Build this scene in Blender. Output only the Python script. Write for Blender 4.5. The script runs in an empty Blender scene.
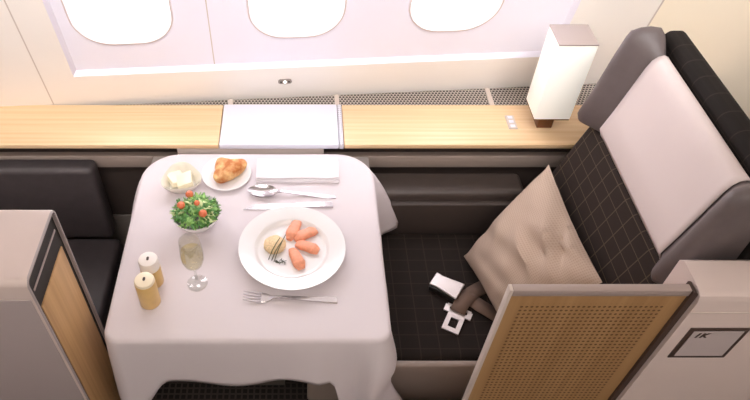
import bpy, bmesh, math, random
from mathutils import Vector, Matrix, noise
R = math.radians
random.seed(7)
S = bpy.context.scene
COL = S.collection

# ---------------------------------------------------------------- materials
def nt(name):
    m = bpy.data.materials.new(name); m.use_nodes = True
    t = m.node_tree; b = t.nodes['Principled BSDF']
    return m, t, b
def lin(r, g, b):
    f = lambda c: c/12.92 if c <= .04045 else ((c+.055)/1.055)**2.4
    return (f(r/255), f(g/255), f(b/255), 1)
def N(t, kind, **kw):
    n = t.nodes.new(kind)
    for k, v in kw.items(): setattr(n, k, v)
    return n
def math_n(t, op, a, b=None):
    n = N(t, 'ShaderNodeMath', operation=op)
    for i, v in enumerate((a, b)):
        if v is None: continue
        if hasattr(v, 'is_output'): t.links.new(v, n.inputs[i])
        else: n.inputs[i].default_value = v
    return n.outputs[0]
def ramp2(t, fac, c0, c1, p0=0., p1=1.):
    r = N(t, 'ShaderNodeValToRGB')
    r.color_ramp.elements[0].position = p0; r.color_ramp.elements[0].color = c0
    r.color_ramp.elements[1].position = p1; r.color_ramp.elements[1].color = c1
    t.links.new(fac, r.inputs[0]); return r.outputs[0]
def bump(t, b, h, strength=.2, dist=.002):
    n = N(t, 'ShaderNodeBump'); n.inputs['Strength'].default_value = strength
    n.inputs['Distance'].default_value = dist
    t.links.new(h, n.inputs['Height']); t.links.new(n.outputs[0], b.inputs['Normal'])
def coords(t, scale=(1, 1, 1), rot=(0, 0, 0)):
    tc = N(t, 'ShaderNodeTexCoord'); mp = N(t, 'ShaderNodeMapping')
    mp.inputs['Scale'].default_value = scale; mp.inputs['Rotation'].default_value = rot
    t.links.new(tc.outputs['Object'], mp.inputs[0]); return mp.outputs[0]
def plain(name, c, rough=.5, metal=0, var=.0, scale=40, bmp=0., bscale=300, coat=0):
    m, t, b = nt(name)
    b.inputs['Roughness'].default_value = rough; b.inputs['Metallic'].default_value = metal
    b.inputs['Coat Weight'].default_value = coat
    co = coords(t)
    nz = N(t, 'ShaderNodeTexNoise'); nz.inputs['Scale'].default_value = scale; nz.inputs['Detail'].default_value = 3
    t.links.new(co, nz.inputs['Vector'])
    lo = tuple(x*(1-var) for x in c[:3])+(1,); hi = tuple(min(1, x*(1+var)) for x in c[:3])+(1,)
    t.links.new(ramp2(t, nz.outputs['Fac'], lo, hi, .3, .7), b.inputs['Base Color'])
    if bmp:
        n2 = N(t, 'ShaderNodeTexNoise'); n2.inputs['Scale'].default_value = bscale
        t.links.new(co, n2.inputs['Vector']); bump(t, b, n2.outputs['Fac'], bmp, .002)
    return m
def wood(name, c0, c1, axis='X', rough=.4, fine=90):
    m, t, b = nt(name); b.inputs['Roughness'].default_value = rough
    sc = {'X': (1.5, fine, fine), 'Z': (fine, fine, 1.5)}[axis]
    nz = N(t, 'ShaderNodeTexNoise'); nz.inputs['Scale'].default_value = 1; nz.inputs['Detail'].default_value = 4
    t.links.new(coords(t, sc), nz.inputs['Vector'])
    t.links.new(ramp2(t, nz.outputs['Fac'], c0, c1, .3, .7), b.inputs['Base Color'])
    bump(t, b, nz.outputs['Fac'], .06, .001)
    return m
def gridfab(name, base, line, sx, sy, axes=('X', 'Y'), lw=.035, rough=.85):
    """dark woven fabric with a thin square line pattern, in object space"""
    m, t, b = nt(name); b.inputs['Roughness'].default_value = rough
    b.inputs['Specular IOR Level'].default_value = .25
    tc = N(t, 'ShaderNodeTexCoord'); sp = N(t, 'ShaderNodeSeparateXYZ')
    t.links.new(tc.outputs['Object'], sp.inputs[0])
    ms = []
    for ax, s in zip(axes, (sx, sy)):
        f = math_n(t, 'FRACT', math_n(t, 'DIVIDE', sp.outputs[ax], s))
        ms.append(math_n(t, 'LESS_THAN', math_n(t, 'ABSOLUTE', math_n(t, 'SUBTRACT', f, .5)), lw))
    fac = math_n(t, 'MAXIMUM', *ms)
    w = N(t, 'ShaderNodeTexNoise'); w.inputs['Scale'].default_value = 400
    t.links.new(tc.outputs['Object'], w.inputs['Vector'])
    mx = N(t, 'ShaderNodeMix', data_type='RGBA')
    t.links.new(fac, mx.inputs[0]); mx.inputs[6].default_value = base; mx.inputs[7].default_value = line
    t.links.new(mx.outputs[2], b.inputs['Base Color'])
    bump(t, b, w.outputs['Fac'], .25, .001)
    return m
def dots(name, base, hole, sx, sy, axes, r=.3, rough=.4, stagger=False, grain=None, lim=None):
    """flat sheet with a regular field of small round holes"""
    m, t, b = nt(name); b.inputs['Roughness'].default_value = rough
    tc = N(t, 'ShaderNodeTexCoord'); sp = N(t, 'ShaderNodeSeparateXYZ')
    t.links.new(tc.outputs['Object'], sp.inputs[0])
    v = math_n(t, 'DIVIDE', sp.outputs[axes[1]], sy)
    u = math_n(t, 'DIVIDE', sp.outputs[axes[0]], sx)
    if stagger:
        u = math_n(t, 'ADD', u, math_n(t, 'MULTIPLY', math_n(t, 'FLOOR', math_n(t, 'MODULO', math_n(t, 'ADD', v, 1000), 2)), .5))
    du = math_n(t, 'MULTIPLY', math_n(t, 'SUBTRACT', math_n(t, 'FRACT', u), .5), sx)
    dv = math_n(t, 'MULTIPLY', math_n(t, 'SUBTRACT', math_n(t, 'FRACT', v), .5), sy)
    d2 = math_n(t, 'ADD', math_n(t, 'MULTIPLY', du, du), math_n(t, 'MULTIPLY', dv, dv))
    rr = r*min(sx, sy)
    fac = math_n(t, 'LESS_THAN', d2, rr*rr)
    if lim:
        for ax, lo, hi in lim:
            fac = math_n(t, 'MULTIPLY', fac, math_n(t, 'GREATER_THAN', sp.outputs[ax], lo))
            fac = math_n(t, 'MULTIPLY', fac, math_n(t, 'LESS_THAN', sp.outputs[ax], hi))
    mx = N(t, 'ShaderNodeMix', data_type='RGBA')
    t.links.new(fac, mx.inputs[0]); mx.inputs[7].default_value = hole
    if grain:
        nz = N(t, 'ShaderNodeTexNoise'); nz.inputs['Scale'].default_value = 1; nz.inputs['Detail'].default_value = 4
        t.links.new(coords(t, grain[0]), nz.inputs['Vector'])
        t.links.new(ramp2(t, nz.outputs['Fac'], base, grain[1], .3, .7), mx.inputs[6])
    else: mx.inputs[6].default_value = base
    t.links.new(mx.outputs[2], b.inputs['Base Color'])
    bump(t, b, math_n(t, 'SUBTRACT', 1, fac), .5, .002)
    return m
def brushed(name, c, rough=.35):
    m, t, b = nt(name); b.inputs['Metallic'].default_value = .75
    nz = N(t, 'ShaderNodeTexNoise'); nz.inputs['Scale'].default_value = 1; nz.inputs['Detail'].default_value = 3
    t.links.new(coords(t, (8, 500, 500)), nz.inputs['Vector'])
    t.links.new(ramp2(t, nz.outputs['Fac'], tuple(x*.85 for x in c[:3])+(1,), c), b.inputs['Base Color'])
    b.inputs['Roughness'].default_value = rough
    return m
def glass(name, c=(1, 1, 1, 1), clear=.85, edge=.28):
    m, t, b = nt(name); t.nodes.remove(b)
    tr = N(t, 'ShaderNodeBsdfTransparent'); tr.inputs[0].default_value = c
    gl = N(t, 'ShaderNodeBsdfGlossy'); gl.inputs['Roughness'].default_value = .05
    lw = N(t, 'ShaderNodeLayerWeight'); lw.inputs[0].default_value = .35
    f = math_n(t, 'ADD', math_n(t, 'MULTIPLY', lw.outputs['Facing'], edge), 1-clear)
    mx = N(t, 'ShaderNodeMixShader'); t.links.new(f, mx.inputs[0])
    t.links.new(tr.outputs[0], mx.inputs[1]); t.links.new(gl.outputs[0], mx.inputs[2])
    t.links.new(mx.outputs[0], t.nodes['Material Output'].inputs[0])
    return m
def emit(name, c, strength):
    m, t, b = nt(name)
    b.inputs['Base Color'].default_value = c; b.inputs['Emission Color'].default_value = c
    b.inputs['Emission Strength'].default_value = strength; b.inputs['Roughness'].default_value = .4
    return m

M = dict(
    wall=plain('cabin wall lining', lin(242, 235, 229), .45, var=.012, scale=6),
    panel=plain('window panel lining', lin(236, 233, 246), .4, var=.01, scale=6),
    bezel=plain('window bezel', lin(232, 222, 226), .4),
    seam=plain('seam', lin(204, 190, 182), .6),
    ceiling=plain('ceiling', lin(235, 228, 220), .6),
    carpet=gridfab('dark carpet', lin(34, 29, 27), lin(64, 56, 52), .02, .02, lw=.16),
    oak=wood('pale oak', lin(222, 186, 142), lin(236, 206, 165), 'X'),
    oakedge=wood('oak edge', lin(200, 150, 88), lin(222, 176, 112), 'X'),
    oakpanel=wood('oak panel', lin(184, 144, 98), lin(208, 168, 120), 'Z', fine=70),
    white=plain('satin white', lin(224, 225, 238), .35),
    dark=plain('dark side lining', lin(66, 56, 52), .55),
    grey=plain('grey lower lining', lin(112, 104, 98), .5),
    rail=plain('bronze rail', lin(158, 143, 134), .4),
    leather=plain('dark leather', lin(70, 64, 66), .48, var=.08, scale=30, bmp=.15, bscale=220),
    hleather=plain('grey brown leather', lin(102, 92, 92), .5, var=.06, scale=30, bmp=.15, bscale=220),
    aleather=plain('armrest leather', lin(72, 62, 58), .45, var=.06, scale=30, bmp=.12, bscale=220),
    seatfab=gridfab('seat cushion fabric', lin(37, 30, 27), lin(54, 45, 40), .052, .042, lw=.03),
    backfab=gridfab('backrest fabric', lin(46, 37, 33), lin(82, 68, 56), .05, .036, lw=.03),
    shellfab=gridfab('seat shell fabric', lin(34, 29, 27), lin(54, 46, 42), .06, .045, ('Y', 'Z'), lw=.025),
    cover=plain('headrest cotton', lin(226, 212, 210), .8, bmp=.08, bscale=500),
    taupe=plain('taupe shell', lin(213, 196, 190), .45, var=.015, scale=10),
    shellgrey=plain('grey shell front', lin(172, 160, 160), .45, var=.015, scale=10),
    frame=plain('light frame', lin(206, 192, 184), .4),
    pframe=plain('panel frame', lin(168, 152, 146), .4),
    bronze=plain('dark bronze frame', lin(74, 58, 52), .4),
    slot=plain('dark slot', lin(28, 24, 23), .6),
    perf=dots('perforated oak', lin(166, 128, 86), lin(104, 72, 44), .0098, .0125, ('X', 'Z'), .3, .45, False,
              ((60, 60, 1.5), lin(182, 144, 100)), lim=[('X', -.136, .136), ('Z', -.5, .354)]),
    grille=dots('air grille', lin(186, 176, 168), lin(40, 34, 31), .0105, .0100, ('X', 'Y'), .42, .5, True),
    cloth=plain('white linen', lin(219, 210, 214), .85, bmp=.05, bscale=700),
    napkin=plain('napkin linen', lin(234, 228, 233), .85, bmp=.1, bscale=600),
    china=plain('white china', lin(238, 236, 237), .15, coat=.3),
    steel=plain('polished steel', lin(205, 200, 202), .22, metal=.92),
    belt=plain('buckle metal', lin(214, 206, 204), .32, metal=.6),
    webbing=plain('belt webbing', lin(120, 98, 86), .8, bmp=.3, bscale=500),
    black=plain('black plastic', lin(30, 26, 25), .4),
    glass=glass('clear glass', (.975, .98, .97, 1), .95),
    pane=glass('window glass', (.99, .99, 1, 1), .97),
    wine=glass('white wine', (.985, .95, .76, 1), .975, .12),
    shaker=plain('honey wood shaker', lin(226, 190, 124), .4, var=.04, scale=60),
    shakertop=plain('cream shaker top', lin(246, 232, 204), .4),
    frost=plain('white shaker collar', lin(242, 234, 228), .4),
    butter=plain('butter', lin(240, 231, 204), .4, var=.02),
    ivory=plain('ivory china', lin(236, 230, 216), .2, coat=.3),
    tomato=plain('tomato', lin(226, 122, 84), .25, var=.1, scale=80),
    salmon=plain('salmon', lin(238, 158, 124), .35, var=.12, scale=120),
    pate=plain('fish pate', lin(236, 206, 162), .6, var=.2, scale=260, bmp=.6, bscale=240),
    chive=plain('chive', lin(66, 74, 44), .5),
    herb=plain('dill', lin(60, 66, 46), .5),
    leaf1=plain('leaf dark', lin(76, 132, 58), .5, var=.2, scale=120),
    leaf2=plain('leaf mid', lin(132, 178, 94), .5, var=.2, scale=120),
    leaf3=plain('leaf pale', lin(204, 218, 160), .5, var=.1, scale=120),
    lampmetal=plain('lamp metal', lin(186, 172, 168), .35, metal=.25),
    lampfoot=plain('lamp foot', lin(122, 84, 58), .35, metal=.5),
    shade=emit('glowing lamp shade', (.95, .92, .85, 1), .30),
    led=emit('led', (1, .95, .85, 1), 2),
    cabinlight=emit('ceiling light diffuser', (1, .93, .86, 1), 4),
)
def crust():
    m, t, b = nt('bread crust'); b.inputs['Roughness'].default_value = .55
    nz = N(t, 'ShaderNodeTexNoise'); nz.inputs['Scale'].default_value = 42; nz.inputs['Detail'].default_value = 6
    t.links.new(coords(t), nz.inputs['Vector'])
    t.links.new(ramp2(t, nz.outputs['Fac'], lin(184, 108, 48), lin(238, 196, 136), .38, .68), b.inputs['Base Color'])
    bump(t, b, nz.outputs['Fac'], .4, .004); return m
M['crust'] = crust()
def pillow_mat():
    m, t, b = nt('beige woven cushion'); b.inputs['Roughness'].default_value = .8
    tc = N(t, 'ShaderNodeTexCoord'); sp = N(t, 'ShaderNodeSeparateXYZ'); t.links.new(tc.outputs['UV'], sp.inputs[0])
    a = math_n(t, 'SINE', math_n(t, 'MULTIPLY', sp.outputs['X'], 380)); c = math_n(t, 'SINE', math_n(t, 'MULTIPLY', sp.outputs['Y'], 380))
    f = math_n(t, 'MULTIPLY', math_n(t, 'ADD', math_n(t, 'MAXIMUM', a, c), 1), .5)
    t.links.new(ramp2(t, f, lin(172, 150, 134), lin(190, 168, 151)), b.inputs['Base Color'])
    bump(t, b, f, .15, .001); return m
M['pillow'] = pillow_mat()

# ---------------------------------------------------------------- mesh helpers
def smooth(me, ang=35):
    for p in me.polygons: p.use_smooth = True
    me.set_sharp_from_angle(angle=R(ang))
def link(name, bm, mat, parent=None, loc=None, ang=35):
    if ang: bmesh.ops.recalc_face_normals(bm, faces=bm.faces)
    me = bpy.data.meshes.new(name); bm.to_mesh(me); bm.free()
    for m in (mat if isinstance(mat, (list, tuple)) else [mat]): me.materials.append(m)
    if ang: smooth(me, ang)
    o = bpy.data.objects.new(name, me); COL.objects.link(o)
    if parent: o.parent = parent
    if loc: o.location = loc
    return o
def tag(o, label=None, cat=None, group=None, kind=None):
    for k, v in (('label', label), ('category', cat), ('group', group), ('kind', kind)):
        if v: o[k] = v
    return o
def thing(name, label, cat, loc=(0, 0, 0), group=None, rot=(0, 0, 0)):
    o = bpy.data.objects.new(name, None); COL.objects.link(o); o.location = loc; o.rotation_euler = rot
    o.empty_display_size = .05
    return tag(o, label, cat, group)
def box(bm, x0, x1, y0, y1, z0, z1, bev=0, seg=2, mat=None):
    r = bmesh.ops.create_cube(bm, size=1)
    vs = r['verts']
    for v in vs:
        v.co = Vector(((x0+x1)/2+v.co.x*(x1-x0), (y0+y1)/2+v.co.y*(y1-y0), (z0+z1)/2+v.co.z*(z1-z0)))
    fs = list({f for v in vs for f in v.link_faces})
    if bev:
        es = list({e for v in vs for e in v.link_edges})
        b = bmesh.ops.bevel(bm, geom=es+vs, offset=bev, segments=seg, affect='EDGES', profile=.5)
        vs = list({v for f in b['faces'] for v in f.verts} | {v for v in vs if v.is_valid})
    if mat: bmesh.ops.transform(bm, matrix=mat, verts=[v for v in vs if v.is_valid])
    return vs
def bx(*a, **k):
    bm = bmesh.new(); box(bm, *a, **k); return bm
def lathe(bm, prof, n=32, c=(0, 0, 0), shape=None):
    rings = []
    for r, z in prof:
        if r < 1e-6: rings.append([bm.verts.new((c[0], c[1], c[2]+z))])
        else:
            ring = []
            for i in range(n):
                a = 2*math.pi*i/n; k = shape(a) if shape else 1
                ring.append(bm.verts.new((c[0]+r*k*math.cos(a), c[1]+r*k*math.sin(a), c[2]+z)))
            rings.append(ring)
    for A, B in zip(rings, rings[1:]):
        for i in range(n):
            j = (i+1) % n
            a = [A[0]] if len(A) == 1 else [A[i], A[j]]
            b = [B[0]] if len(B) == 1 else [B[j], B[i]]
            if len(a)+len(b) > 2: bm.faces.new(a+b)
    return bm
def lat(prof, n=32, **k): return lathe(bmesh.new(), prof, n, **k)
def grid(bm, P, close_u=False, uv=None):
    """P[i][j] points -> quads"""
    V = [[bm.verts.new(p) for p in row] for row in P]
    L = bm.loops.layers.uv.verify() if uv else None
    nu, nv = len(V), len(V[0])
    for i in range(nu if close_u else nu-1):
        for j in range(nv-1):
            idx = [(i, j), ((i+1) % nu, j), ((i+1) % nu, j+1), (i, j+1)]
            f = bm.faces.new([V[a][b] for a, b in idx])
            if uv:
                for l, (a, b) in zip(f.loops, idx): l[L].uv = uv[a][b]
    return V
def tube(bm, pts, r, n=8, flat=1.0, caps=True):
    pts = [Vector(p) for p in pts]; rings = []
    rs = r if isinstance(r, (list, tuple)) else [r]*len(pts)
    for i, p in enumerate(pts):
        d = (pts[min(i+1, len(pts)-1)]-pts[max(i-1, 0)]).normalized()
        s = d.cross(Vector((0, 0, 1)));
        if s.length < 1e-3: s = Vector((1, 0, 0))
        s.normalize(); u = s.cross(d).normalized()
        rings.append([bm.verts.new(p+rs[i]*(math.cos(2*math.pi*k/n)*s+flat*math.sin(2*math.pi*k/n)*u)) for k in range(n)])
    for A, B in zip(rings, rings[1:]):
        for k in range(n): bm.faces.new((A[k], A[(k+1) % n], B[(k+1) % n], B[k]))
    if caps: bm.faces.new(rings[0][::-1]); bm.faces.new(rings[-1])
    return bm
def extr(bm, outline, h0, h1, ax='Z'):
    """closed 2-D outline extruded"""
    def mk(p, h): return {'Z': (p[0], p[1], h), 'Y': (p[0], h, p[1]), 'X': (h, p[0], p[1])}[ax]
    a = [bm.verts.new(mk(p, h0)) for p in outline]; b = [bm.verts.new(mk(p, h1)) for p in outline]
    n = len(a)
    for i in range(n): bm.faces.new((a[i], a[(i+1) % n], b[(i+1) % n], b[i]))
    bm.faces.new(a[::-1]); bm.faces.new(b); return a+b
def rrect(x0, x1, y0, y1, r, n=6):
    rs = r if isinstance(r, (list, tuple)) else [r]*4
    out = []
    for (cx, cy, a0), q in zip(((x1-rs[0], y0+rs[0], -90), (x1-rs[1], y1-rs[1], 0), (x0+rs[2], y1-rs[2], 90), (x0+rs[3], y0+rs[3], 180)), rs):
        for i in range(n+1):
            a = R(a0+90*i/n); out.append((cx+q*math.cos(a), cy+q*math.sin(a)))
    return out
def structure(o): o['kind'] = 'structure'; return o
def bev_mod(o, w, seg=2):
    m = o.modifiers.new('bevel', 'BEVEL'); m.width = w; m.segments = seg; m.limit_method = 'ANGLE'; m.angle_limit = R(40); return o
def sstep(x): x = max(0, min(1, x)); return x*x*(3-2*x)

# ================================================================ ROOM SHELL
structure(link('floor', bx(-2.3, 2.1, -1.6, 2.0, -.05, 0), M['carpet']))
structure(link('ceiling', bx(-2.3, 2.1, -1.6, 2.0, 2.35, 2.4), M['ceiling']))
structure(link('wall_left', bx(-2.35, -2.3, -1.6, 2.0, 0, 2.35), M['wall']))
structure(link('wall_right', bx(2.1, 2.15, -1.6, 2.0, 0, 2.35), M['wall']))
structure(link('wall_front', bx(-2.3, 2.1, -1.65, -1.6, 0, 2.35), M['wall']))
al, be = R(4.1), R(11)
Xa = Vector((math.cos(al), math.sin(al), 0)); nh = Vector((-math.sin(al), math.cos(al), 0))
Ub = -math.sin(be)*nh+math.cos(be)*Vector((0, 0, 1)); Nd = math.cos(be)*nh+math.sin(be)*Vector((0, 0, 1))
WM = Matrix(((Xa.x, Ub.x, Nd.x, 0), (Xa.y, Ub.y, Nd.y, 1.624), (Xa.z, Ub.z, Nd.z, .72), (0, 0, 0, 1)))
def wallobj(name, bm, mat, ang=35, parent=None):
    o = link(name, bm, mat, ang=ang)
    if parent: o.parent = parent
    else: o.matrix_world = WM
    return o
A0, A1, B0, B1 = -2.28, 2.1, -.74, 1.66
PA0, PA1, PB0, PB1 = -.669, .775, .117, .86
bm = bmesh.new()
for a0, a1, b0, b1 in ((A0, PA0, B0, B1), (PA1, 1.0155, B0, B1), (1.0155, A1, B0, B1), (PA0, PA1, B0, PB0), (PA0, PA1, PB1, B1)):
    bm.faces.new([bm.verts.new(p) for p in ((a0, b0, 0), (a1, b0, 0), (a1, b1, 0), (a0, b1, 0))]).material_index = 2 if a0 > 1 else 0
# ledge (reveal) round the recessed window panel
D = .016; G = .010
o4 = [(PA0, PB0), (PA1, PB0), (PA1, PB1), (PA0, PB1)]
i4 = [(PA0+G, PB0+G), (PA1-G, PB0+G), (PA1-G, PB1-G), (PA0+G, PB1-G)]
for i in range(4):
    j = (i+1) % 4
    bm.faces.new([bm.verts.new(p) for p in ((*o4[i], 0), (*o4[j], 0), (*i4[j], D), (*i4[i], D))]).material_index = 1
bmesh.ops.remove_doubles(bm, verts=bm.verts, dist=1e-5)
structure(wallobj('wall_back', bm, [M['wall'], M['panel'], plain('brightened cream rear lining', lin(250, 238, 218), .5, var=.01, scale=6)], 0))  # rear section's cream is lightened to make up for weak light past the seam
# window panel with three real openings
wins = [(-.488, .275), (-.012, .265), (.43, .26)]
WB0, WB1, WR = .226, .66, .10
bm = bmesh.new()
edges = [PA0+G, -.255, .205, PA1-G]
def ring_pts(a0, a1, b0, b1, r, d): return [(x, y, d) for x, y in rrect(a0, a1, b0, b1, r, 8)]
for k, (ca, w) in enumerate(wins):
    inner = ring_pts(ca-w/2, ca+w/2, WB0, WB1, WR, D)
    a0, a1, b0, b1 = edges[k], edges[k+1], PB0+G, PB1-G
    outer = []
    cx, cy = ca, (WB0+WB1)/2
    for x, y, d in inner:
        dx, dy = x-cx, y-cy
        t = min([(a1-cx)/dx if dx > 1e-9 else 9e9, (a0-cx)/dx if dx < -1e-9 else 9e9, (b1-cy)/dy if dy > 1e-9 else 9e9, (b0-cy)/dy if dy < -1e-9 else 9e9])
        outer.append((cx+dx*t, cy+dy*t, D))
    Vi = [bm.verts.new(p) for p in inner]; Vo = [bm.verts.new(p) for p in outer]; n = len(Vi)
    corners = [(a1, b0), (a1, b1), (a0, b1), (a0, b0)]
    for i in range(n):
        j = (i+1) % n
        pi, pj = Vo[i].co, Vo[j].co
        extra = []
        if abs(pi.x-pj.x) > 1e-5 and abs(pi.y-pj.y) > 1e-5:
            c = min(corners, key=lambda q: (q[0]-pi.x)**2+(q[1]-pi.y)**2)
            extra = [bm.verts.new((c[0], c[1], D))]
        bm.faces.new([Vi[i], Vo[i]]+extra+[Vo[j], Vi[j]])
structure(wallobj('trim_1', bm, M['panel'], 0))
for k, (ca, w) in enumerate(wins):
    # window_n: bezel funnel, reveal lip, glass pane
    win = bpy.data.objects.new('window_%d' % (k+1), None); COL.objects.link(win); win.matrix_world = WM; structure(win)
    a0, a1 = ca-w/2, ca+w/2
    seq = [(-.004, D-.0005), (-.001, D-.004), (.003, D-.003), (.006, D+.004), (.012, D+.022), (.022, D+.05), (.026, D+.054), (.028, D+.075)]
    P = [ring_pts(a0+i, a1-i, WB0+i, WB1-i, max(.02, WR-i), d) for i, d in seq]
    P = [[row[q] for row in P] for q in range(len(P[0]))]
    bm = bmesh.new(); grid(bm, P, close_u=True)
    wallobj('bezel', bm, M['bezel'], 50, win)
    bm = bmesh.new(); extr(bm, rrect(a0+.027, a1-.027, WB0+.027, WB1-.027, WR-.027, 8), D+.068, D+.072)
    wallobj('pane', bm, M['pane'], 35, win)
    bm = bmesh.new()
    o_, i_ = rrect(a0-.001, a1+.001, WB0-.001, WB1+.001, WR, 8), rrect(a0+.001, a1-.001, WB0+.001, WB1-.001, WR-.001, 8)
    grid(bm, [[(*o_[q], D-.0052), (*i_[q], D-.0052)] for q in range(len(o_))], close_u=True)
    wallobj('gasket', bm, M['seam'], 35, win)
# seams between the lining panels
bm = bmesh.new(); box(bm, -.764, -.7605, 0, B1, -.0006, .0004); structure(wallobj('trim_2', bm, M['seam']))
bm = bmesh.new(); box(bm, -.2565, -.2535, PB0+G, PB1-G, D-.0006, D+.0004); structure(wallobj('trim_3', bm, M['seam']))
bm = bmesh.new(); box(bm, 1.013, 1.018, 0, B1, -.0006, .0004); structure(wallobj('trim_4', bm, M['seam']))
# ceiling light troughs (the cabin's own lamps)
for i, (x0, x1, y0, y1) in enumerate(((-1.6, 1.6, -.55, -.35),)):
    o = structure(link('trim_5', bx(x0, x1, y0, y1, 2.335, 2.35, bev=.004), M['cabinlight']))

# ================================================================ SIDE CONSOLE
con = thing('side_console', 'long pale oak side ledge with a white lid under the windows', 'console', (0, 1.48, .72))
L = lambda o: o
def cpart(name, bm, mat, parent=con, ang=35):
    for v in bm.verts: v.co -= Vector((0, 1.48, .72))
    return link(name, bm, mat, parent, ang=ang)
YF, YB = 1.383, 1.568
cpart('oak_top', bx(-2.2, -.236, YF, YB, .704, .72, bev=.004), M['oak'])
cpart('oak_top', bx(.128, 1.35, YF, YB, .704, .72, bev=.004), M['oak'])
lid = cpart('white_lid', bx(-.234, .113, YF-.001, YB, .704, .7225, bev=.004), M['white']); lid['label'] = 'white lid'
cpart('dotted_strip', bx(.1145, .1265, YF, YB, .704, .7205, bev=.001),
      dots('dotted strip', lin(214, 212, 222), lin(150, 148, 160), .006, .009, ('X', 'Y'), .3, .4))
cpart('carcass', bx(-2.2, 1.35, YF+.055, 1.60, 0, .703), M['dark'])
cpart('rail', bx(-2.2, 1.35, 1.415, 1.437, .598, .645, bev=.003), M['rail'])
cpart('lower_panel', bx(-2.2, 1.35, 1.428, 1.438, .12, .36, bev=.003), M['grey'])
cpart('table_slot', bx(-.36, .07, 1.389, 1.437, .668, .7035, bev=.003), M['frame'])
# perforated air outlets in the wedge between ledge and wall
gr0 = 1.571
def wally(x): return 1.624+math.tan(al)*x
for x0, x1 in ((-.62, -.226), (-.206, .108), (.122, .588), (.602, 1.02)):
    bm = bmesh.new(); q = [(x0, gr0), (x1, gr0), (x1, wally(x1)-.007), (x0, max(gr0+.0015, wally(x0)-.007))]
    extr(bm, q, .700, .712); cpart('air_grille', bm, M['grille'])
bm = bmesh.new(); extr(bm, [(-.65, YB-.002), (1.35, YB-.002), (1.35, wally(1.35)-.001), (-.65, wally(-.65)-.001)], .66, .700); cpart('grille_bed', bm, M['frame'])
for x in (-.216, .115, .595):
    bm = bmesh.new(); extr(bm, [(x-.007, gr0), (x+.007, gr0), (x+.007, wally(x)-.008), (x-.007, wally(x)-.008)], .70, .716); cpart('grille_bar', bm, M['frame'])
pn = cpart('control_panel', bx(.619, .645, 1.452, 1.513, .719, .7235, bev=.0015), M['frame'])
for y in (1.463, 1.483, 1.503):
    b_ = bx(.625, .639, y-.006, y+.006, .7230, .7245, bev=.0005)
    for v in b_.verts: v.co -= Vector((0, 1.48, .72))
    link('button', b_, M['white'], pn)
# small socket plate on the wall above the ledge
sk = thing('wall_socket', 'small grey oval socket on the white wall above the ledge', 'socket', (0, 0, 0))
sk.matrix_world = WM @ Matrix.Translation((-.047, .06, 0))
bm = bmesh.new(); extr(bm, rrect(-.021, .021, -.009, .009, .0088), -.004, .0); link('socket_plate', bm, plain('socket grey', lin(150, 140, 134), .4), sk)
bm = bmesh.new(); extr(bm, rrect(-.005, .005, -.005, .005, .0048), -.0055, -.004); link('indicator', bm, M['led'], sk)
for s in (-1, 1):
    bm = bmesh.new(); extr(bm, rrect(s*.012-.003, s*.012+.003, -.003, .003, .0028), -.0050, -.004); link('jack', bm, M['slot'], sk)

# ================================================================ LAMP
lp = thing('table_lamp', 'glowing white box lamp standing on the oak ledge by the seat', 'lamp', (.724, 1.478, .72))
link('shade', bx(-.051, .051, -.048, .048, .056, .302, bev=.002), M['shade'], lp)
link('cap', bx(-.052, .052, -.049, .049, .302, .3065, bev=.001), M['lampmetal'], lp)
link('base_plate', bx(-.05, .05, -.047, .047, .052, .056), M['lampfoot'], lp)
link('foot', bx(-.022, .022, -.020, .020, 0, .053, bev=.001), M['lampfoot'], lp)

# ================================================================ SEAT
seat = thing('cabin_seat', 'dark checked reclining cabin seat with a pale headrest cloth', 'seat', (.5, 1.06, 0))
def spart(name, bm, mat, parent=seat, ang=40):
    for v in bm.verts: v.co -= Vector((.5, 1.06, 0))
    return link(name, bm, mat, parent, ang=ang)
spart('seat_cushion', bx(.02, .64, .842, 1.278, .30, .46, bev=.02, seg=4), M['seatfab'])
spart('base', bx(.06, .80, .86, 1.27, 0, .31, bev=.01), M['dark'])
spart('side_trim', bx(.02, .62, .824, .843, .255, .452, bev=.006, seg=3), M['rail'])
arm = spart('armrest', bx(.12, .668, 1.305, 1.398, .30, .60, bev=.018, seg=4), M['aleather'])
spart('armrest_side', bx(.12, .64, 1.284, 1.312, .30, .57, bev=.008), M['dark'])
# reclined backrest: local X = across, Y = up the slope, Z = towards the sitter
sl = Vector((.279, 0, .96)).normalized(); ac = Vector((0, -1, 0)); nn = ac.cross(sl).normalized()
if nn.x > 0: ac = -ac; nn = ac.cross(sl).normalized()
org = Vector((.652, 1.06, .462))
BMx = Matrix(((ac.x, sl.x, nn.x, org.x-.5), (ac.y, sl.y, nn.y, org.y-1.06), (ac.z, sl.z, nn.z, org.z), (0, 0, 0, 1)))
o = link('backrest', bx(-.258, .258, .0, .43, -.085, 0, bev=.022, seg=4), M['backfab'], seat); o.matrix_local = BMx
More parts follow.
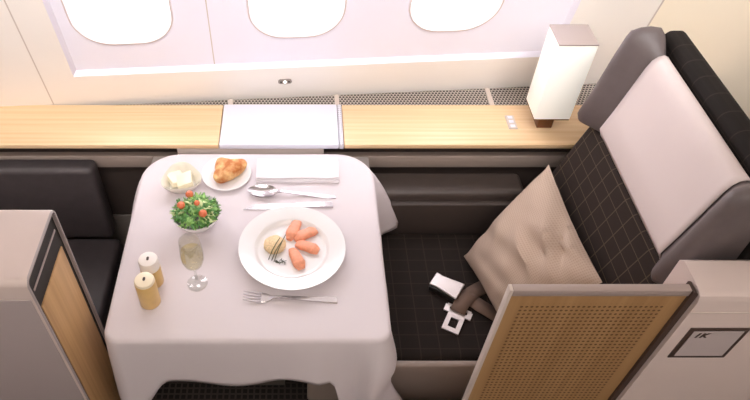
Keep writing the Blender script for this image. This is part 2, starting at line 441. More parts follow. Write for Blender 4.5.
# headrest: lofted across the seat, wings bulging forward at both ends
HP = [(.815, .862), (.781, .872), (.774, .89), (.790, .95), (.806, 1.02), (.818, 1.075), (.825, 1.094), (.833, 1.103), (.842, 1.106), (.849, 1.103), (.856, 1.09), (.860, .98), (.862, .872)]
HYc, HH = 1.055, .282
def hb(y): return sstep((abs(y-HYc)-.195)/.07)
def hpt(i, y, off=0):
    x, z = HP[i]; b = hb(y)
    fr = 1 if i < 7 else max(0, 1-(i-6)*.3)
    x2 = x-.048*b*fr
    z2 = z+(.045*b*sstep((z-.90)/.15) if i < 11 else .0)
    cx, cz = .835, .985
    e = max(0, (abs(y-HYc)-(HH-.03))/.03)
    k = math.sqrt(max(0, 1-min(1, e)**2))
    k = .72+.28*k
    x2, z2 = cx+(x2-cx)*k, cz+(z2-cz)*(.5+.5*k if k < 1 else 1)
    if off:
        a, b2 = Vector(HP[max(i-1, 0)]), Vector(HP[min(i+1, len(HP)-1)])
        t = (b2-a).normalized(); nx, nz = -t.y, t.x
        x2 += nx*off; z2 += nz*off
    return (x2, y, z2)
def hshell(ys, idx, off=0): return [[hpt(i, y, off) for i in idx] for y in ys]
ys = [HYc-HH+2*HH*q/60 for q in range(61)]
P = hshell(ys, range(len(HP)))
bm = bmesh.new(); V = grid(bm, [r+[r[0]] for r in P])
bmesh.ops.remove_doubles(bm, verts=bm.verts, dist=1e-5)
bmesh.ops.holes_fill(bm, edges=[e for e in bm.edges if e.is_boundary], sides=0)
hd = spart('headrest', bm, M['hleather'], ang=50)
ys = [.852+.405*q/24 for q in range(25)]
bm = bmesh.new(); grid(bm, hshell(ys, range(1, 11), .004))
for v in bm.verts: v.co -= Vector((.5, 1.06, 0))
hc = link('headrest_cover', bm, M['cover'], hd, ang=60); hc['label'] = 'pale cotton headrest cover'
m = hc.modifiers.new('thick', 'SOLIDIFY'); m.thickness = .002; m.offset = 0
# upright fabric shell behind the headrest
bm = bmesh.new()
extr(bm, [(.864, 0), (1.03, 0), (1.03, .75), (.925, 1.115), (.908, 1.132), (.876, 1.132), (.864, 1.12)], .765, 1.335, 'Y')
o = spart('back_shell', bm, M['shellfab']); bev_mod(o, .02, 3)

# pillow
A, Cc, Bb, Dd = Vector((.690, 1.285, .735)), Vector((.706, .882, .742)), Vector((.482, 1.165, .478)), Vector((.555, .86, .490))
pn_ = (Cc-A).cross(Bb-A).normalized()
if pn_.x > 0: pn_ = -pn_
nU = 28; P1, P2, UV = [], [], []
for i in range(nU+1):
    s = i/nU; r1, r2, u_ = [], [], []
    for j in range(nU+1):
        t = j/nU
        # slightly concave sides between the corners
        q = (A*(1-s)+Cc*s)*(1-t)+(Bb*(1-s)+Dd*s)*t
        ctr = (A+Bb+Cc+Dd)/4
        edge = 1-.05*(math.sin(math.pi*s)*abs(2*t-1)**3+math.sin(math.pi*t)*abs(2*s-1)**3)
        q = ctr+(q-ctr)*edge
        f = (max(0, (1-(2*s-1)**2)*(1-(2*t-1)**2)))**.55
        w = noise.noise(Vector((s*5, t*5, 3)))*.012*f
        # pinched crease near the top edge
        d = ((s-.62)/.16)**2+((t-.12-.35*(s-.62))/.045)**2
        d2 = ((s-.72)/.2)**2+((t-.25-.5*(s-.72))/.05)**2
        w += -.026*math.exp(-d)+.016*math.exp(-d2)
        for c0, sl_, am in ((.16, -.55, .016), (.30, -.25, -.014), (.42, .15, .012)):
            dl = (t-(c0+sl_*(s-.6)))/.035; w += am*math.exp(-dl*dl)*math.exp(-((s-.62)/.22)**2)
        w += .010*noise.noise(Vector((s*3+t*9, t*3, 7)))*f
        r1.append(q+pn_*(.003+.075*f+w)); r2.append(q+pn_*(.001-.02*f)); u_.append((s, t))
    P1.append(r1); P2.append(r2); UV.append(u_)
bm = bmesh.new(); grid(bm, P1, uv=UV); grid(bm, P2, uv=UV)
bmesh.ops.remove_doubles(bm, verts=bm.verts, dist=.0021)
pc = (A+Bb+Cc+Dd)/4
for v in bm.verts: v.co -= pc
tag(link('throw_pillow', bm, M['pillow'], None, pc, 60), 'beige woven cushion leaning on the dark checked backrest', 'cushion')

# seat belt on the cushion
sb = thing('seat_belt', 'open metal buckle seat belt lying on the dark seat cushion', 'seat belt', (.42, 1.02, .461))
def bpart(name, bm, mat, mtx): 
    bmesh.ops.transform(bm, matrix=mtx, verts=bm.verts); return link(name, bm, mat, sb)
T = lambda x, y, z, a, tilt=0: Matrix.Translation((x-.42, y-1.02, z-.461)) @ Matrix.Rotation(R(a), 4, 'Z') @ Matrix.Rotation(R(tilt), 4, 'Y')
bpart('buckle_body', bx(-.040, .040, -.029, .029, 0, .020, bev=.004), M['black'], T(.412, 1.058, .462, -34))
bm = bmesh.new(); extr(bm, [(-.042, -.024), (-.02, -.022), (.01, -.026), (.042, -.03), (.042, .03), (.01, .026), (-.02, .022), (-.042, .024)], .020, .026)
o = bpart('buckle_plate', bm, M['belt'], T(.412, 1.058, .462, -34)); bev_mod(o, .002)
bm = bmesh.new()
# tongue: plate with a window, and a cross bar
for x0, x1, y0, y1 in ((-.030, -.018, -.021, .021), (.010, .022, -.021, .021), (-.018, .010, -.021, -.010), (-.018, .010, .010, .021), (.022, .031, -.034, .034), (.031, .042, -.034, -.022), (.031, .042, .022, .034), (.040, .046, -.030, .030)):
    box(bm, x0, x1, y0, y1, 0, .004)
bmesh.ops.remove_doubles(bm, verts=bm.verts, dist=1e-5)
bpart('tongue', bm, M['belt'], T(.418, .950, .463, 62) @ Matrix.Scale(1.12, 4))
st = [(.432, .978, .470), (.445, 1.0, .474), (.463, 1.022, .474), (.485, 1.043, .468), (.53, 1.07, .466)]
def strap(pts, w):
    bm = bmesh.new(); rows = []
    for i, p in enumerate(pts):
        d = (Vector(pts[min(i+1, len(pts)-1)])-Vector(pts[max(i-1, 0)])).normalized(); s = d.cross(Vector((0, 0, 1))).normalized()*w/2
        rows.append([Vector(p)-s, Vector(p)+s])
    grid(bm, rows)
    for v in bm.verts: v.co -= Vector((.42, 1.02, .461))
    o = link('strap', bm, M['webbing'], sb); m = o.modifiers.new('t', 'SOLIDIFY'); m.thickness = .003; m.offset = 1
strap(st, .042); strap([(.448, 1.035, .468), (.47, 1.025, .470), (.50, 1.0, .466), (.55, .96, .465)], .042)

# ================================================================ RIGHT PRIVACY PARTITION
rp = thing('privacy_partition', 'seat-side partition with a perforated oak panel and a seat number plaque', 'partition', (.9, .70, 0))
def rpart(name, bm, mat, parent=rp, ang=35):
    for v in bm.verts: v.co -= Vector((.9, .70, 0))
    return link(name, bm, mat, parent, ang=ang)
bm = bmesh.new()
extr(bm, [(.665, 0), (.757, 0), (.757, .99), (.747, 1.0), (.680, 1.0), (.670, .994), (.665, .982)], .728, 1.6, 'X')
rpart('shell', bm, M['taupe'])
rpart('shell_seam', bx(.729, 1.6, .6635, .666, .9465, .9495), M['frame'])
fr = rpart('panel_frame', bx(.383, .390, .678, .694, .15, 1.0, bev=.0015), M['frame'])
rpart('panel_frame', bx(.390, .716, .678, .694, .982, 1.0, bev=.0015), M['pframe'])
bm = bmesh.new(); extr(bm, rrect(.716, .7275, .15, 1.0, [.001, .010, .001, .001], 5), .674, .700, 'Y')
o = rpart('edge_post', bm, M['bronze']); o['label'] = 'dark bronze edge post'
pp = link('perforated_panel', bx(-.1605, .1645, -.004, .006, -.43, .382), M['perf'], rp, (.551-.9, .685-.70, .60)); pp['label'] = 'perforated oak panel'
rpart('armrest', bx(.15, .383, .60, .715, 0, .484, bev=.005), M['frame'])
pq = rpart('seat_number_plaque', bx(.7535, .8685, .6622, .666, .786, .896, bev=.0008), M['bronze'])
b_ = bx(.7625, .8595, .6612, .663, .795, .887)
for v in b_.verts: v.co -= Vector((.9, .70, 0))
link('plaque_face', b_, plain('plaque face', lin(200, 187, 186), .4), pq)
cu = bpy.data.curves.new('seat_number', 'FONT'); cu.body = '1K'; cu.size = .021; cu.shear = .25; cu.extrude = .0004; cu.offset = .0009
cu.space_character = 1.1
tmp = bpy.data.objects.new('tmp_text', cu); COL.objects.link(tmp)
bpy.context.view_layer.update()
me = bpy.data.meshes.new_from_object(tmp.evaluated_get(bpy.context.evaluated_depsgraph_get()))
bpy.data.objects.remove(tmp)
me.materials.clear(); me.materials.append(M['bronze'])
o = bpy.data.objects.new('seat_number', me); COL.objects.link(o); o.parent = pq
o.matrix_local = Matrix.Translation((.768-.9, .6609-.70, .867)) @ Matrix.Rotation(R(90), 4, 'X')

# ================================================================ LEFT PARTITION
lpn = thing('side_partition', 'pale grey partition with an oak panel slotted in its open end', 'partition', (-.7, .78, 0))
def lpart(name, bm, mat, parent=lpn, ang=35):
    for v in bm.verts: v.co -= Vector((-.7, .78, 0))
    return link(name, bm, mat, parent, ang=ang)
outer = rrect(.695, .886, .0, 1.0, [.001, .016, .016, .001], 5)   # (y, z)
inner = rrect(.7000, .881, .02, .994, [.001, .010, .010, .001], 5)
bm = bmesh.new()
rows = []
for o_, i_ in zip(outer, inner):
    rows.append([(-1.9, *o_), (-.508, *o_), (-.505, o_[0]+(i_[0]-o_[0])*.25, o_[1]+(i_[1]-o_[1])*.25), (-.505, *i_), (-.512, *i_), (-.5125, *i_)])
grid(bm, rows, close_u=True)
lpart('shell', bm, M['taupe'], ang=50)
bm = bmesh.new()
o2 = rrect(.6955, .8855, .002, .9995, [.001, .016, .016, .001], 5); i2 = rrect(.7005, .8805, .02, .9935, [.001, .010, .010, .001], 5)
rows = [[(-.507, *a), (-.5035, *[a[k]+(b[k]-a[k])*.15 for k in (0, 1)]), (-.5035, *[a[k]+(b[k]-a[k])*.85 for k in (0, 1)]), (-.510, *b)] for a, b in zip(o2, i2)]
grid(bm, rows, close_u=True); lpart('end_rim', bm, M['shellgrey'], ang=50)
bm = bmesh.new(); extr(bm, rrect(.6985, .8825, .015, .9955, [.001, .011, .011, .001], 5), -.62, -.512, 'X'); lpart('slot_lining', bm, M['slot'])
ow = lpart('oak_panel', bx(-.53, -.5090, .713, .866, .02, .897, bev=.001), M['oakpanel']); ow['label'] = 'oak panel'
lpart('metal_strip', bx(-.53, -.5100, .716, .868, .945, .950), M['lampmetal'])
lpart('front_panel', bx(-1.88, -.512, .6932, .696, .02, .945, bev=.001), M['shellgrey'])
lpart('latch', bx(-.505, -.472, .828, .884, .24, .385, bev=.012, seg=3), M['black'])

# ================================================================ OTTOMAN
ot = thing('ottoman', 'dark leather ottoman bench with a low back against the side wall', 'ottoman', (-.95, 1.2, 0))
def opart(name, bm, mat):
    for v in bm.verts: v.co -= Vector((-.95, 1.2, 0))
    return link(name, bm, mat, ot, ang=40)
opart('back_pad', bx(-1.6, -.612, 1.352, 1.412, .33, .645, bev=.018, seg=4), M['leather'])
opart('seat_pad', bx(-1.6, -.588, .90, 1.35, .24, .345, bev=.018, seg=4), M['leather'])
opart('base', bx(-1.58, -.61, .92, 1.40, 0, .25, bev=.005), M['dark'])

# ================================================================ TABLE + CLOTH
tb = thing('dining_table', 'fold-out meal table hidden under the white cloth', 'table', (-.11, 1.06, 0))
for nm, a in (('tabletop', (-.425, .198, .768, 1.358, .676, .697)), ('support_arm', (-.20, -.02, 1.0, 1.385, .645, .676)), ('pedestal', (-.17, -.05, 1.0, 1.10, 0, .676))):
    bm = bx(*a, bev=.003)
    for v in bm.verts: v.co -= Vector((-.11, 1.06, 0))
    link(nm, bm, M['grey'], tb)
TX0, TX1, TY0, TY1 = -.446, .208, .750, 1.370
ol = []
def arc(cx, cy, r, a0, a1, n):
    return [(cx+r*math.cos(R(a0+(a1-a0)*i/n)), cy+r*math.sin(R(a0+(a1-a0)*i/n)), math.cos(R(a0+(a1-a0)*i/n)), math.sin(R(a0+(a1-a0)*i/n))) for i in range(n+1)]
def seg(p, q, nx, ny, n): return [(p[0]+(q[0]-p[0])*i/n, p[1]+(q[1]-p[1])*i/n, nx, ny) for i in range(1, n)]
rf, rb = .035, .105
ol += arc(TX0+rf, TY0+rf, rf, 180, 270, 10)
ol += seg((TX0+rf, TY0), (TX1-rf, TY0), 0, -1, 46)
ol += arc(TX1-rf, TY0+rf, rf, 270, 360, 10)
ol += seg((TX1, TY0+rf), (TX1, TY1-rb), 1, 0, 30)
ol += arc(TX1-rb, TY1-rb, rb, 0, 90, 16)
ol += seg((TX1-rb, TY1), (TX0+rb, TY1), 0, 1, 20)
ol += arc(TX0+rb, TY1-rb, rb, 90, 180, 16)
ol += seg((TX0, TY1-rb), (TX0, TY0+rf), -1, 0, 30)
g = lambda v, c, w: math.exp(-((v-c)/w)**2)
def skirt(x, y, nx, ny):
    """returns drop length, flare, side-shift function parameters"""
    back = max(0, ny)
    drop = .175; flare = .012
    # front hem, measured along x
    if ny < -.5 or (abs(ny) < .9 and y < 1.0):
        drop = .168+.020*math.cos((x+.20)*15)*g(x, -.1, .28)
        drop += .26*sstep((x-.075)/.06)+.13*sstep((-.315-x)/.09)
        flare = .010+.018*g(x, .03, .06)
    cr = g(x, TX1, .05)*g(y, TY0, .05); cl = g(x, TX0, .05)*g(y, TY0, .05)
    flare += .055*cr+.012*cl
    if nx > .5 and y > .86: drop = .17; flare = .012+.008*math.sin(y*30)
    br = g(x, TX1-.02, .06)*g(y, 1.29, .075)
    flare += .085*br; drop += .05*br
    bl = g(x, TX0+.02, .06)*g(y, 1.27, .05)
    flare += .055*bl
    if back > .4 and abs(x+.117) < .30: drop, flare = .022, .006
    elif back > .0: 
        k = sstep(back/.9); drop = drop*(1-k)+.022*k; flare = flare*(1-k)+.006*k
    return drop, flare
bm = bmesh.new()
er = .010; ZT = .700
rows = []
tops = [.30, .6, .85, .95]
cxm, cym = (TX0+TX1)/2, (TY0+TY1)/2
for (x, y, nx, ny) in ol:
    col = [(cxm+(x-nx*er-cxm)*f, cym+(y-ny*er-cym)*f, ZT) for f in tops]
    for a in (0, 30, 60):
        col.append((x-nx*er+nx*er*math.sin(R(a)), y-ny*er+ny*er*math.sin(R(a)), ZT-er+er*math.cos(R(a))))
    d, fl = skirt(x, y, nx, ny)
    nd = 12
    for q in range(nd+1):
        u = q/nd; z = er+(d-er)*u
        wav = .005*math.sin((x+y*1.3)*24)*u if ny < .4 else 0
        # hanging folds near the front right corner
        fold = .022*math.sin((x-y)*95)*u*g(x, TX1, .11)*g(y, TY0, .11) if ny <= 0 else 0
        bulge = .038*math.sin(u*9.0)*u*g(x, TX1, .05)*g(y, TY0, .05)
        out = fl*u**.8+wav+fold+bulge
        col.append((x+nx*out, y+ny*out, ZT-z))
    rows.append(col)
V = grid(bm, rows, close_u=True)
c = bm.verts.new((cxm, cym, ZT))
for i in range(len(V)): bm.faces.new((V[i][0], V[(i+1) % len(V)][0], c))
for v in bm.verts: v.co -= Vector((cxm, cym, 0))
o = link('tablecloth', bm, M['cloth'], None, (cxm, cym, 0), 80)
m = o.modifiers.new('t', 'SOLIDIFY'); m.thickness = .0018; m.offset = 0
tag(o, 'white linen tablecloth draped over the meal table', 'tablecloth')
Z0 = .7012

# ================================================================ TABLEWARE
PC = (-.020, 1.005)
tag(link('dinner_plate', lat([(0, .004), (.072, .004), (.078, .0), (.084, .005), (.092, .014), (.130, .0215), (.1335, .0235), (.1330, .0255), (.1300, .0250), (.096, .0185), (.0925, .0172), (.088, .0105), (.083, .0078), (.078, .0072), (0, .0072)], 72), M['china'], None, (*PC, Z0), 40),
    'large round white plate of salmon in the middle of the cloth', 'plate')
PZ = Z0+.0074
def salmon(i, a, b, label):
    a, b = Vector(a), Vector(b); d = (b-a); Ln = d.length; th = math.atan2(d.y, d.x)
    bm = bmesh.new(); rings = []
    n = 14
    for k in range(15):
        s = k/14; e = min(1, .42+1.25*math.sin(math.pi*min(max(s, .0), 1)))
        w = .0148*min(1, (.5+.5*min(1, s*4)) * (.62+.38*min(1, (1-s)*5)))*(1+.08*math.sin(s*6+i)); h = .0075*min(1, .55+.45*min(1, s*5, (1-s)*5))
        x = (s-.5)*Ln
        rings.append([(x, w*math.copysign(abs(math.cos(q))**.6, math.cos(q)), h+h*math.copysign(abs(math.sin(q))**.6, math.sin(q))) for q in [2*math.pi*j/n for j in range(n)]])
    V = [[bm.verts.new(p) for p in r] for r in rings]
    for k in range(14):
        for j in range(n): bm.faces.new((V[k][j], V[k][(j+1) % n], V[k+1][(j+1) % n], V[k+1][j]))
    bm.faces.new(V[0][::-1]); bm.faces.new(V[-1])
    o = link('salmon_piece', bm, M['salmon'], None, ((a.x+b.x)/2, (a.y+b.y)/2, PZ), 50); o.rotation_euler.z = th
    tag(o, label, 'salmon', 'salmon pieces on the dinner plate')
salmon(0, (-.028, 1.035), (-.004, 1.098), 'upright salmon piece furthest back on the dinner plate')
salmon(1, (-.014, 1.036), (.042, 1.066), 'salmon piece second from the back, pointing to the plate edge')
salmon(2, (-.010, 1.022), (.046, .998), 'salmon piece on the right of the plate, pointing right and forward')
salmon(3, (-.022, 1.005), (.004, .944), 'salmon piece nearest the fork on the dinner plate')
bm = lat([(0, 0), (.025, 0), (.0275, .003), (.0275, .010), (.024, .0145), (0, .016)], 28)
for v in bm.verts: v.co += Vector((noise.noise(v.co*120), noise.noise(v.co*120+Vector((5, 0, 0))), noise.noise(v.co*150+Vector((0, 9, 0)))*.8))*.0025*(1 if v.co.z > .001 else 0)
tag(link('fish_pate', bm, M['pate'], None, (-.063, 1.017, PZ), 60), 'round pale mound of fish pate beside the salmon', 'pate')
for (a, b, lab) in (((-.078, .972), (-.050, 1.030), 'dark chive stem lying leftmost over the pale mound'), ((-.070, .970), (-.044, 1.020), 'dark chive stem in the middle over the pale mound'), ((-.064, .966), (-.036, 1.040), 'dark chive stem lying rightmost over the pale mound')):
    pts = [(a[0], a[1], PZ+.0025), (a[0]*.65+b[0]*.35, a[1]*.65+b[1]*.35, PZ+.016), (a[0]*.3+b[0]*.7, a[1]*.3+b[1]*.7, PZ+.0195), (b[0], b[1], PZ+.0185)]
    o0 = Vector(((a[0]+b[0])/2, (a[1]+b[1])/2, PZ))
    tag(link('chive', tube(bmesh.new(), [Vector(p)-o0 for p in pts], .0010, 6), M['chive'], None, o0), lab, 'chive', 'chives over the pate')
bm = bmesh.new()
for k in range(16):
    a = random.uniform(0, 6.28); l = random.uniform(.004, .010); x, y = random.uniform(-.010, .010), random.uniform(-.004, .004)
    tube(bm, [(x, y, .001), (x+l*.5*math.cos(a), y+l*.5*math.sin(a), .004), (x+l*math.cos(a), y+l*math.sin(a), .002)], .0008, 5)
tag(link('herb_sprig', bm, M['herb'], None, (-.046, .967, PZ)), 'tiny dark herb sprig lying in front of the pale mound', 'herb')

# bread plate and roll
BP = (-.205, 1.276)
tag(link('bread_plate', lat([(0, .003), (.040, .003), (.044, 0), (.048, .003), (.066, .0095), (.0695, .011), (.069, .0125), (.065, .0118), (.050, .0065), (.042, .0052), (0, .005)], 56), M['china'], None, (*BP, Z0), 40),
    'small round white plate under the bread roll', 'plate')
bm = bmesh.new(); bmesh.ops.create_icosphere(bm, subdivisions=4, radius=1)
crn = [(R(126), .049), (R(28), .056), (R(234), .052)]
for v in bm.verts:
    p = v.co.copy(); a = math.atan2(p.y, p.x)
    r = .033
    for ca, cr in crn:
        dd = (a-ca+math.pi) % (2*math.pi)-math.pi
        r += (cr-.033)*math.exp(-(dd/.55)**2)
    rr = math.hypot(p.x, p.y)**.85
    z = .0205*(math.copysign(abs(p.z)**.8, p.z))
    n1 = noise.noise(Vector((p.x*2.2, p.y*2.2, p.z*2.2)))*.10+noise.noise(p*6)*.035
    gr = -.005*math.exp(-((p.x*.8-p.y*.6)/.10)**2)*max(0, p.z)
    v.co = Vector((rr*r*math.cos(a)*(1+n1), rr*r*math.sin(a)*(1+n1), max(0, z*(1+n1)+.0195)+gr))
tag(link('bread_roll', bm, M['crust'], None, (-.200, 1.274, Z0+.0052), 80), 'crusty golden bread roll lying on its small plate', 'bread')

# butter dish
bs = lambda a: 1+.10*math.cos(3*(a-R(100)))
BD = (-.323, 1.238)
tag(link('butter_dish', lat([(0, .003), (.030, .003), (.033, 0), (.036, .003), (.050, .026), (.053, .034), (.0525, .0355), (.0505, .034), (.046, .026), (.034, .0065), (0, .006)], 64, shape=bs), M['ivory'], None, (*BD, Z0), 40),
    'small ivory dish with two butter pats at the cloth corner', 'dish')
for (dx, dy, dz, a, tl, lab) in ((-.016, .008, .018, 30, 10, 'left butter pat lying under its neighbour in the dish'), (.010, -.006, .026, 12, -14, 'right butter pat lying on top in the dish')):
    o = link('butter_pat', bx(-.021, .021, -.025, .025, -.008, .008, bev=.002), M['butter'], None, (BD[0]+dx, BD[1]+dy, Z0+dz))
    o.rotation_euler = (R(-4), R(tl), R(a)); tag(o, lab, 'butter', 'butter pats in the ivory dish')

# salad bowl
SB = (-.265, 1.096)
tag(link('salad_bowl', lat([(0, .004), (.026, .004), (.029, 0), (.032, .004), (.046, .018), (.057, .036), (.0625, .050), (.062, .0515), (.060, .050), (.053, .034), (.042, .018), (.028, .007), (0, .0065)], 56), M['china'], None, (*SB, Z0), 40),
    'round white bowl holding the green salad', 'bowl')
bm = bmesh.new()
for k in range(330):
    a = random.uniform(0, 6.283); rr = .054*math.sqrt(random.random()); 
    base = Vector((rr*.8*math.cos(a), rr*.8*math.sin(a), .046+.020*(1-(rr/.056)**2)*random.uniform(.4, 1.2)))
    da = a+random.uniform(-1.3, 1.3)*(1 if rr > .024 else 2.5); ln = random.uniform(.018, .036); wd = random.uniform(.0022, .0046)
    up = random.uniform(.1, .9)
    d = Vector((math.cos(da), math.sin(da), up)).normalized(); s = Vector((-math.sin(da), math.cos(da), random.uniform(-.4, .4))).normalized()
    n = 6; mi = random.choices((0, 1, 2), (5, 4, 1.6))[0]; prev = None
    for q in range(n+1):
        u = q/n; w = wd*math.sin(math.pi*(.15+.85*u)) * (1.6 if q % 2 else .55)
        if q == n: w = .0003
        pnt = base+d*ln*u+Vector((0, 0, -.016*u*u))
        rp_ = math.hypot(pnt.x, pnt.y)
        if rp_ > .066: pnt.x *= .066/rp_; pnt.y *= .066/rp_; rp_ = .066
        pnt.z = min(max(pnt.z, .012 if rp_ < .028 else .012+(rp_-.028)*.85 if rp_ < .050 else .036+(rp_-.05)*1.6 if rp_ < .06 else .0535), .078)
        e = (bm.verts.new(pnt-s*w), bm.verts.new(pnt+Vector((0, 0, .0014))), bm.verts.new(pnt+s*w))
        if prev:
            for z in (0, 1):
                f = bm.faces.new((prev[z], prev[z+1], e[z+1], e[z])); f.material_index = mi
        prev = e
o = link('salad_greens', bm, [M['leaf1'], M['leaf2'], M['leaf3']], None, (*SB, Z0), 60)
tag(o, 'frilly green salad leaves heaped in the white bowl', 'salad', kind='stuff')
for (px, py, pz, lab) in ((-.020, .046, .062, 'orange tomato piece furthest back in the salad'), (-.036, .004, .066, 'orange tomato piece at the left of the salad'), (.004, .008, .070, 'orange tomato piece in the middle of the salad'), (.022, -.022, .064, 'orange tomato piece nearest the plate in the salad')):
    bm = bmesh.new(); bmesh.ops.create_uvsphere(bm, u_segments=20, v_segments=14, radius=.0105 if px != .004 else .0075)
    for v in bm.verts:
        v.co *= 1+.06*noise.noise(v.co*120); v.co.z *= .85
    tag(link('tomato', bm, M['tomato'], None, (SB[0]+px, SB[1]+py, Z0+pz+.004), 80), lab, 'tomato', 'tomatoes in the salad')

# wine glass and wine
WG = (-.247, .909)
tag(link('wine_glass', lat([(0, .0), (.0245, .0), (.0250, .0012), (.022, .0024), (.010, .004), (.0045, .007), (.0032, .014), (.0030, .046), (.0042, .056), (.012, .065), (.0215, .078), (.0262, .095), (.0270, .112), (.0255, .138), (.0235, .162), (.0231, .1625), (.0228, .162), (.0248, .138), (.0262, .112), (.0254, .095), (.0206, .079), (.0114, .0668), (0, .0625)], 40), M['glass'], None, (*WG, Z0), 80),
    'clear stemmed glass of pale wine on the cloth', 'glass')
tag(link('white_wine', lat([(0, .0632), (.011, .0674), (.0202, .0796), (.0249, .0955), (.0257, .112), (.0251, .1225), (0, .1225)], 40), M['wine'], None, (*WG, Z0), 50),
    'pale yellow wine filling the lower bowl of the glass', 'wine')

# shakers
for (x, y, cap, lab) in ((-.351, .856, 'shakertop', 'honey coloured shaker with cream top, nearest the cloth edge'), (-.352, .914, 'frost', 'honey coloured shaker with white collar and top, behind its twin')):
    s = thing('salt_shaker' if cap == 'frost' else 'pepper_shaker', lab, 'shaker', (x, y, Z0), 'shakers on the cloth')
    hb_ = .058 if cap == 'frost' else .080
    link('body', lat([(0, 0), (.0225, 0), (.0238, .002), (.0238, hb_-.003), (.0225, hb_), (0, hb_)], 36), M['shaker'], s)
    link('cap', lat([(0, hb_), (.0215, hb_), (.0232, hb_+.002), (.0232, .084), (.0215, .0885), (.016, .090), (0, .0905)], 36), M[cap], s)
    bm = bmesh.new(); extr(bm, rrect(-.0028, .0028, -.005, .005, .0025), .0895, .0915); link('pour_hole', bm, M['bronze'], s)

# napkin: three folded layers
bm = bmesh.new()
for k, (x0, x1, y0, y1, z0, z1) in enumerate(((-.122, .108, 1.246, 1.330, 0, .009), (-.120, .106, 1.252, 1.329, .009, .017))):
    nx_ = 20; P = []
    for i in range(nx_+1):
        x = x0+(x1-x0)*i/nx_; sag = .0012*math.sin(i*.9+k)
        row = []
        for y, z in ((y0+.004, z0), (y0, z0+.0012), (y0, z1-.0012), (y0+.003, z1), ((y0+y1)/2, z1+.0008+sag), (y1-.002, z1-.001), (y1, z1-.0025), (y1, z0+.001), (y1-.003, z0)):
            row.append((x, y+.001*math.sin(i*.5+k*2), z+(.003*k*sstep((x-x1+.03)/.03) if z > .002 else 0)))
        P.append(row)
    V = grid(bm, [r+[r[0]] for r in P])
bmesh.ops.remove_doubles(bm, verts=bm.verts, dist=1e-6)
bmesh.ops.holes_fill(bm, edges=[e for e in bm.edges if e.is_boundary], sides=0)
for v in bm.verts: v.co -= Vector((-.007, 1.289, 0))
tag(link('napkin', bm, M['napkin'], None, (-.007, 1.289, Z0), 60), 'folded white linen napkin at the far side of the cloth', 'napkin')

# cutlery
def bar(bm, st):
    """st: list of (x, half width, z, thickness)"""
    P = []
    for x, w, z, t in st: P.append([(x, -w, z), (x, -w*.8, z+t), (x, w*.8, z+t), (x, w, z), (x, -w, z)])
    grid(bm, P); bmesh.ops.remove_doubles(bm, verts=bm.verts, dist=1e-6)
    bmesh.ops.holes_fill(bm, edges=[e for e in bm.edges if e.is_boundary], sides=0)
    return bm
sp = thing('soup_spoon', 'large polished steel spoon lying above the knife', 'spoon', (-.098, 1.207, Z0), 'cutlery on the cloth', (0, 0, R(-4)))
bm = bmesh.new(); P = []
for side in (0, 1):
    for i in range(9):
        r = i/8
        P.append([( .040*r*math.cos(2*math.pi*j/36)*(1-.10*math.cos(2*math.pi*j/36)), .0225*r*math.sin(2*math.pi*j/36), .0015+.0095*r*r+(.0012 if side == 0 else 0)) for j in range(37)])
grid(bm, P[:9]); grid(bm, P[9:]); bmesh.ops.remove_doubles(bm, verts=bm.verts, dist=1e-6)
link('spoon_bowl', bm, M['steel'], sp, ang=60)
link('handle', bar(bmesh.new(), [(.034, .006, .009, .002), (.045, .0042, .0115, .0025), (.062, .0035, .010, .003), (.10, .0042, .005, .003), (.14, .0058, .002, .003), (.185, .0070, .000, .003), (.196, .0062, 0, .0028)]), M['steel'], sp)
kn = thing('table_knife', 'polished steel knife lying between the spoon and the plate', 'knife', (-.03, 1.159, Z0), 'cutlery on the cloth', (0, 0, R(2)))
bm = bmesh.new(); extr(bm, [(-.122, -.008), (-.105, .004), (-.085, .0085), (-.03, .0095), (.006, .0075), (.006, -.0065), (-.03, -.009), (-.10, -.0095)], .0008, .0022); link('blade', bm, M['steel'], kn)
link('handle', bar(bmesh.new(), [(.004, .006, 0, .004), (.02, .0075, 0, .006), (.07, .009, 0, .0065), (.112, .0105, 0, .006), (.118, .0098, 0, .005)]), M['steel'], kn)
fk = thing('table_fork', 'polished steel fork lying in front of the large plate', 'fork', (-.02, .864, Z0), 'cutlery on the cloth', (0, 0, R(-2)))
bm = bmesh.new()
bar(bm, [(-.072, .0140, .003, .002), (-.062, .0138, .001, .002), (-.052, .0092, .001, .0022), (-.044, .004, .003, .0025)])
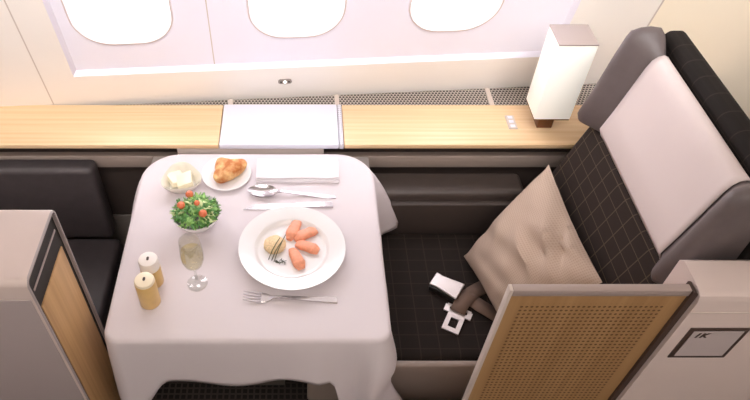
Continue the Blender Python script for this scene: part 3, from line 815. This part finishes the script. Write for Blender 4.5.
for t in range(4):
    y = -.0120+.008*t; b2 = bmesh.new()
    bar(b2, [(-.114, .0007, .0085, .0012), (-.100, .0016, .0055, .0018), (-.085, .0019, .0035, .002), (-.070, .0019, .003, .002)])
    for v in b2.verts: v.co.y += y+(.0015*(t-1.5)*0)
    tm = bpy.data.meshes.new('t'); b2.to_mesh(tm); b2.free(); bm.from_mesh(tm); bpy.data.meshes.remove(tm)
link('tines', bm, M['steel'], fk)
link('handle', bar(bmesh.new(), [(-.046, .004, .003, .0025), (-.030, .0032, .006, .003), (0, .0045, .004, .003), (.05, .0072, .001, .003), (.104, .0098, 0, .003), (.108, .0095, 0, .0025)]), M['steel'], fk)

# ================================================================ LIGHT
w = bpy.data.worlds.new('sky'); S.world = w; w.use_nodes = True
bg = w.node_tree.nodes['Background']; bg.inputs[0].default_value = (1.0, .97, .99, 1); bg.inputs[1].default_value = 9.0
def area(name, loc, rot, sx, sy, power, color, portal=False, mtx=None):
    l = bpy.data.lights.new(name, 'AREA'); l.shape = 'RECTANGLE'; l.size = sx; l.size_y = sy; l.energy = power; l.color = color
    o = bpy.data.objects.new(name, l); COL.objects.link(o)
    if mtx is not None: o.matrix_world = mtx
    else: o.location = loc; o.rotation_euler = rot
    if portal: l.cycles.is_portal = True
    return o
for k, (ca, w_) in enumerate(wins):
    area('window_portal', None, None, w_, WB1-WB0, 1, (1, 1, 1), True, WM @ Matrix.Translation((ca, (WB0+WB1)/2, D+.085)))
area('cabin_light', (0, -.1, 2.33), (R(12), 0, 0), 3.2, .5, 22, (1, .92, .86))
o = area('sidewall_fill', (.15, .50, 2.32), (R(44), 0, 0), 3.6, .12, 11.5, (1, .965, .955)); o.data.spread = R(52)  # unseen fill strip added near the ceiling to brighten the window wall
# ================================================================ CAMERA
cd = bpy.data.cameras.new('camera'); cam = bpy.data.objects.new('camera', cd); COL.objects.link(cam)
cam.location = (0, 0, 1.97); cam.rotation_euler = (R(43), 0, 0)
cd.sensor_width = 36; cd.lens = 643/750*36; cd.shift_x = .1; cd.clip_start = .02
S.camera = cam
S.view_settings.view_transform = 'Standard'; S.view_settings.look = 'None'
S.view_settings.exposure = .12; S.view_settings.gamma = 1; S.view_settings.use_curve_mapping = False
